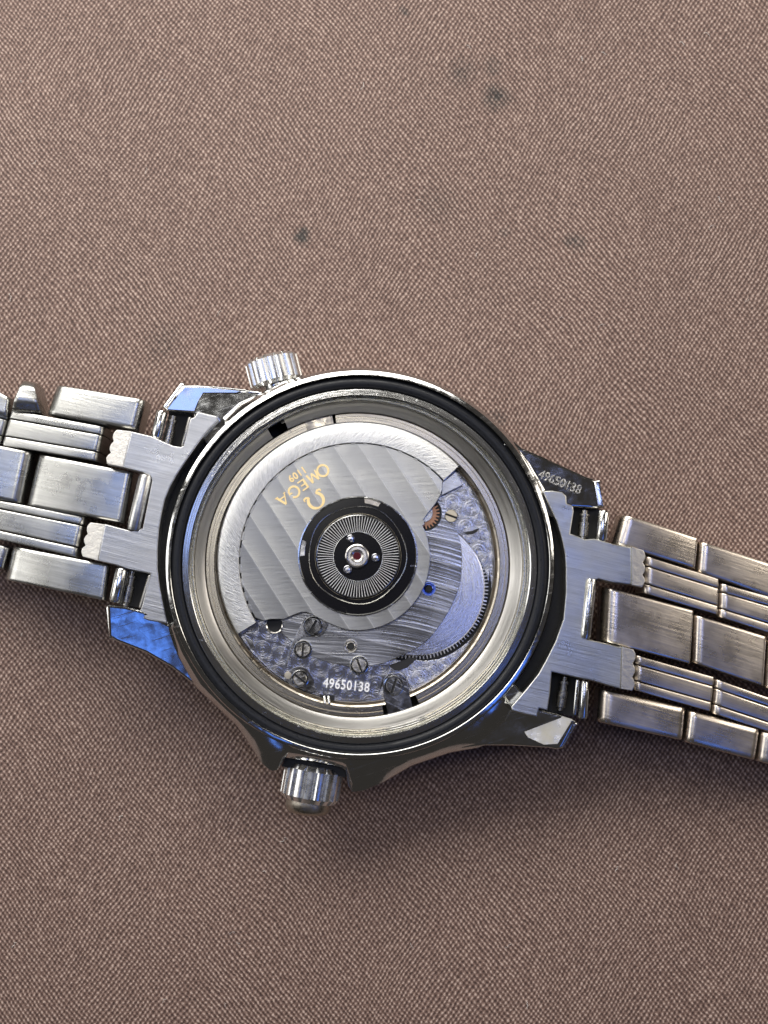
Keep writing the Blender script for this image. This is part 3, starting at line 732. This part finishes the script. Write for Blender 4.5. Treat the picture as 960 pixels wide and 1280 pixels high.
# left side
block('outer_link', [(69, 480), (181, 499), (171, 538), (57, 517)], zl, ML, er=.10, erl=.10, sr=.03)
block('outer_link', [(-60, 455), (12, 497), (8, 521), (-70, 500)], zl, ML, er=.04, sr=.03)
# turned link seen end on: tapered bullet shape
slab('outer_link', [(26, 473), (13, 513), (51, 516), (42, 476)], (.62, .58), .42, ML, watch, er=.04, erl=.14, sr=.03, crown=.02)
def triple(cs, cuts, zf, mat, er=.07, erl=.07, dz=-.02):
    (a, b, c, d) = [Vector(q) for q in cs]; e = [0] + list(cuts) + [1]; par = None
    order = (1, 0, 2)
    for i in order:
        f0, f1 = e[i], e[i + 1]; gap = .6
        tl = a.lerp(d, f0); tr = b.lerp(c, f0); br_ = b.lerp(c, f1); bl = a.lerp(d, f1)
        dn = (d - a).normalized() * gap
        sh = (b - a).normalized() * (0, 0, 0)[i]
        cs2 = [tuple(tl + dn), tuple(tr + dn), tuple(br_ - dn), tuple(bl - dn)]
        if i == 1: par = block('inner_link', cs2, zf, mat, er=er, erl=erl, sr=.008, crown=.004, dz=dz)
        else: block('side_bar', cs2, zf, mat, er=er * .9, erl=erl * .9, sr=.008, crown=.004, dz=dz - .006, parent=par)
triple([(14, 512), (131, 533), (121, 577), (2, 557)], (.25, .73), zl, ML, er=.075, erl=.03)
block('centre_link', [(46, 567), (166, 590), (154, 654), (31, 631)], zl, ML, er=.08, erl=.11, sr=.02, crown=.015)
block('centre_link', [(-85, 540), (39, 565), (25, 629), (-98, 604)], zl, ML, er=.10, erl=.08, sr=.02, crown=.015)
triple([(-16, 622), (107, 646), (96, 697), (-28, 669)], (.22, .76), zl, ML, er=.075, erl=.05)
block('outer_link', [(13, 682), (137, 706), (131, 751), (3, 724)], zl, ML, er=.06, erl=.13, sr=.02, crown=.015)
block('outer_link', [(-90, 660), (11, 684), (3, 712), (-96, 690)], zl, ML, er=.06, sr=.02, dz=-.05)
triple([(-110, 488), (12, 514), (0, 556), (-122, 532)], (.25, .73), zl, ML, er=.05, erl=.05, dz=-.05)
# right side
block('outer_link', [(778, 642), (873, 672), (869, 711), (767, 679)], zr, MR, er=.03, erl=.13, sr=.02, crown=.012)
block('outer_link', [(875, 676), (972, 707), (968, 748), (872, 714)], zr, MR, er=.03, erl=.10, sr=.02, crown=.012)
triple([(806, 694), (899, 723), (897, 769), (803, 741)], (.27, .74), zr, MR, er=.02, erl=.10, dz=-.015)
triple([(900, 728), (990, 753), (988, 800), (898, 771)], (.27, .74), zr, MR, er=.02, erl=.10, dz=-.015)
block('centre_link', [(755, 733), (867, 763), (863, 830), (752, 801)], zr, MR, er=.02, erl=.16, sr=.015, crown=.012)
block('centre_link', [(868, 768), (959, 796), (955, 858), (866, 828)], zr, MR, er=.04, erl=.11, sr=.015, crown=.012)
block('centre_link', [(961, 800), (1050, 828), (1046, 888), (957, 860)], zr, MR, er=.04, erl=.09, sr=.015, crown=.012)
triple([(794, 818), (893, 846), (888, 890), (792, 863)], (.27, .72), zr, MR, er=.02, erl=.08, dz=-.015)
triple([(894, 848), (985, 880), (982, 922), (890, 892)], (.27, .72), zr, MR, er=.02, erl=.10, dz=-.015)
block('outer_link', [(751, 861), (858, 885), (854, 926), (748, 903)], zr, MR, er=.07, erl=.13, sr=.035, crown=.012)
block('outer_link', [(862, 888), (951, 912), (945, 951), (857, 928)], zr, MR, er=.07, erl=.09, sr=.035, crown=.012)
block('outer_link', [(953, 914), (1042, 938), (1036, 975), (948, 952)], zr, MR, er=.07, erl=.09, sr=.035, crown=.012)

# --- crowns
def fluted(name, a, b, r, nf, mat, parent, phase=0, chamf=.12):
    a, b = Vector(a), Vector(b); ax = (b - a); L = ax.length; ax.normalize()
    s = ax.cross(Vector((0, 0, 1))).normalized(); w = ax.cross(s)
    bm = bmesh.new(); rings = []
    K = 8; shape = [0, .55, .93, 1, 1, 1, .93, .55]      # valley .. ridge
    n = nf * K
    def ring(t_, r_in, r_out):
        out = []
        for i in range(n):
            f = shape[i % K]; th = 2 * PI * (i / n) + phase; rr = r_in + (r_out - r_in) * f
            out.append(bm.verts.new(a + ax * (t_ * L) + (s * math.cos(th) + w * math.sin(th)) * rr))
        return out
    ri = r * .90
    for t_, i_, o_ in ((0, r * .05, r * .05), (0, r * .74, r * .74), (.01, r * .84, r * .84), (chamf, ri, r), (1 - chamf, ri, r), (.99, r * .86, r * .86), (1.0, r * .78, r * .78), (1.0, r * .05, r * .05)):
        rings.append(ring(t_, i_, o_))
    for p, q in zip(rings, rings[1:]):
        for i in range(n): bm.faces.new((p[i], p[(i + 1) % n], q[(i + 1) % n], q[i]))
    bm.faces.new(rings[0]); bm.faces.new(rings[-1][::-1])
    return finish(name, bm, mat, parent, 25)
zc = .56
hv = fluted('helium_valve', P(347, 482, zc), P(338, 447, zc), R(34, zc), 17, M['crown'], watch, phase=.1)
tube('valve_neck', P(352, 500, zc), P(345, 478, zc), R(20, zc), M['case'], hv)
zc = .54
wc = fluted('winding_crown', P(394, 955, zc), P(386, 1001, zc), R(37, zc), 17, M['crown'], watch, phase=.15, chamf=.14)
tube('crown_neck', P(400, 930, zc), P(393, 958, zc), R(22, zc), M['black'], wc)
tube('crown_cap', P(387, 996, zc), P(385, 1017, zc), R(29, zc), M['brassy'], wc, segs=40, prof=[(0, .95), (.3, 1), (.7, .96), (.9, .85), (1, .7), (1.04, .3), (1.05, .01)])
plate('crown_recess', [(358, 945), (433, 961), (432, 972), (352, 958)], .70, .4, M['black'], case, bevel=0)

# serial stamped on the upper right lug
text('lug_number', '49650138', (700, 603), .850, 16.5, -22, M['stamp'], case, ext=.004, sx=.86, bold=.0006, spacing=1.0)

# --- loose lint on the cloth
random.seed(5)
for px, py in ((10, 790), (26, 795), (180, 215), (905, 250), (880, 40), (300, 1180), (770, 1090), (60, 500), (640, 1180), *[(random.uniform(10, 950), random.uniform(5, 430)) for _ in range(16)], *[(random.uniform(10, 950), random.uniform(1010, 1270)) for _ in range(10)]):
    bm = bmesh.new(); p0 = P(px, py, 0); a = random.uniform(0, PI); L = random.uniform(.03, .09); pts = []
    for i in range(6):
        f = i / 5; a += random.uniform(-.5, .5); pts.append(Vector((p0.x + math.cos(a) * L * f, p0.y + math.sin(a) * L * f, .45 * 0 + cloth_z(p0.x, p0.y) + .010 + .006 * math.sin(f * PI))))
    r_ = random.uniform(.0018, .0034); prev = None
    for q in pts:
        rg = [bm.verts.new(q + Vector((math.cos(a + PI / 2) * r_ * math.cos(k_), math.sin(a + PI / 2) * r_ * math.cos(k_), r_ * math.sin(k_)))) for k_ in (0, 2.1, 4.2)]
        if prev:
            for i in range(3): bm.faces.new((prev[i], prev[(i + 1) % 3], rg[(i + 1) % 3], rg[i]))
        prev = rg
    if 'lint' not in M:
        tt = NT('lint_fibre'); M['lint'] = tt.fin((.62, .58, .54), 0.0, .8)
        lintbm = bmesh.new()
    tmp = bpy.data.meshes.new('t'); bm.to_mesh(tmp); bm.free(); lintbm.from_mesh(tmp); bpy.data.meshes.remove(tmp)
lo = finish('lint', lintbm, M['lint'], None, 60, 'stuff'); lo['label'] = 'tiny pale lint fibres scattered over the brown cloth'; lo['category'] = 'lint'
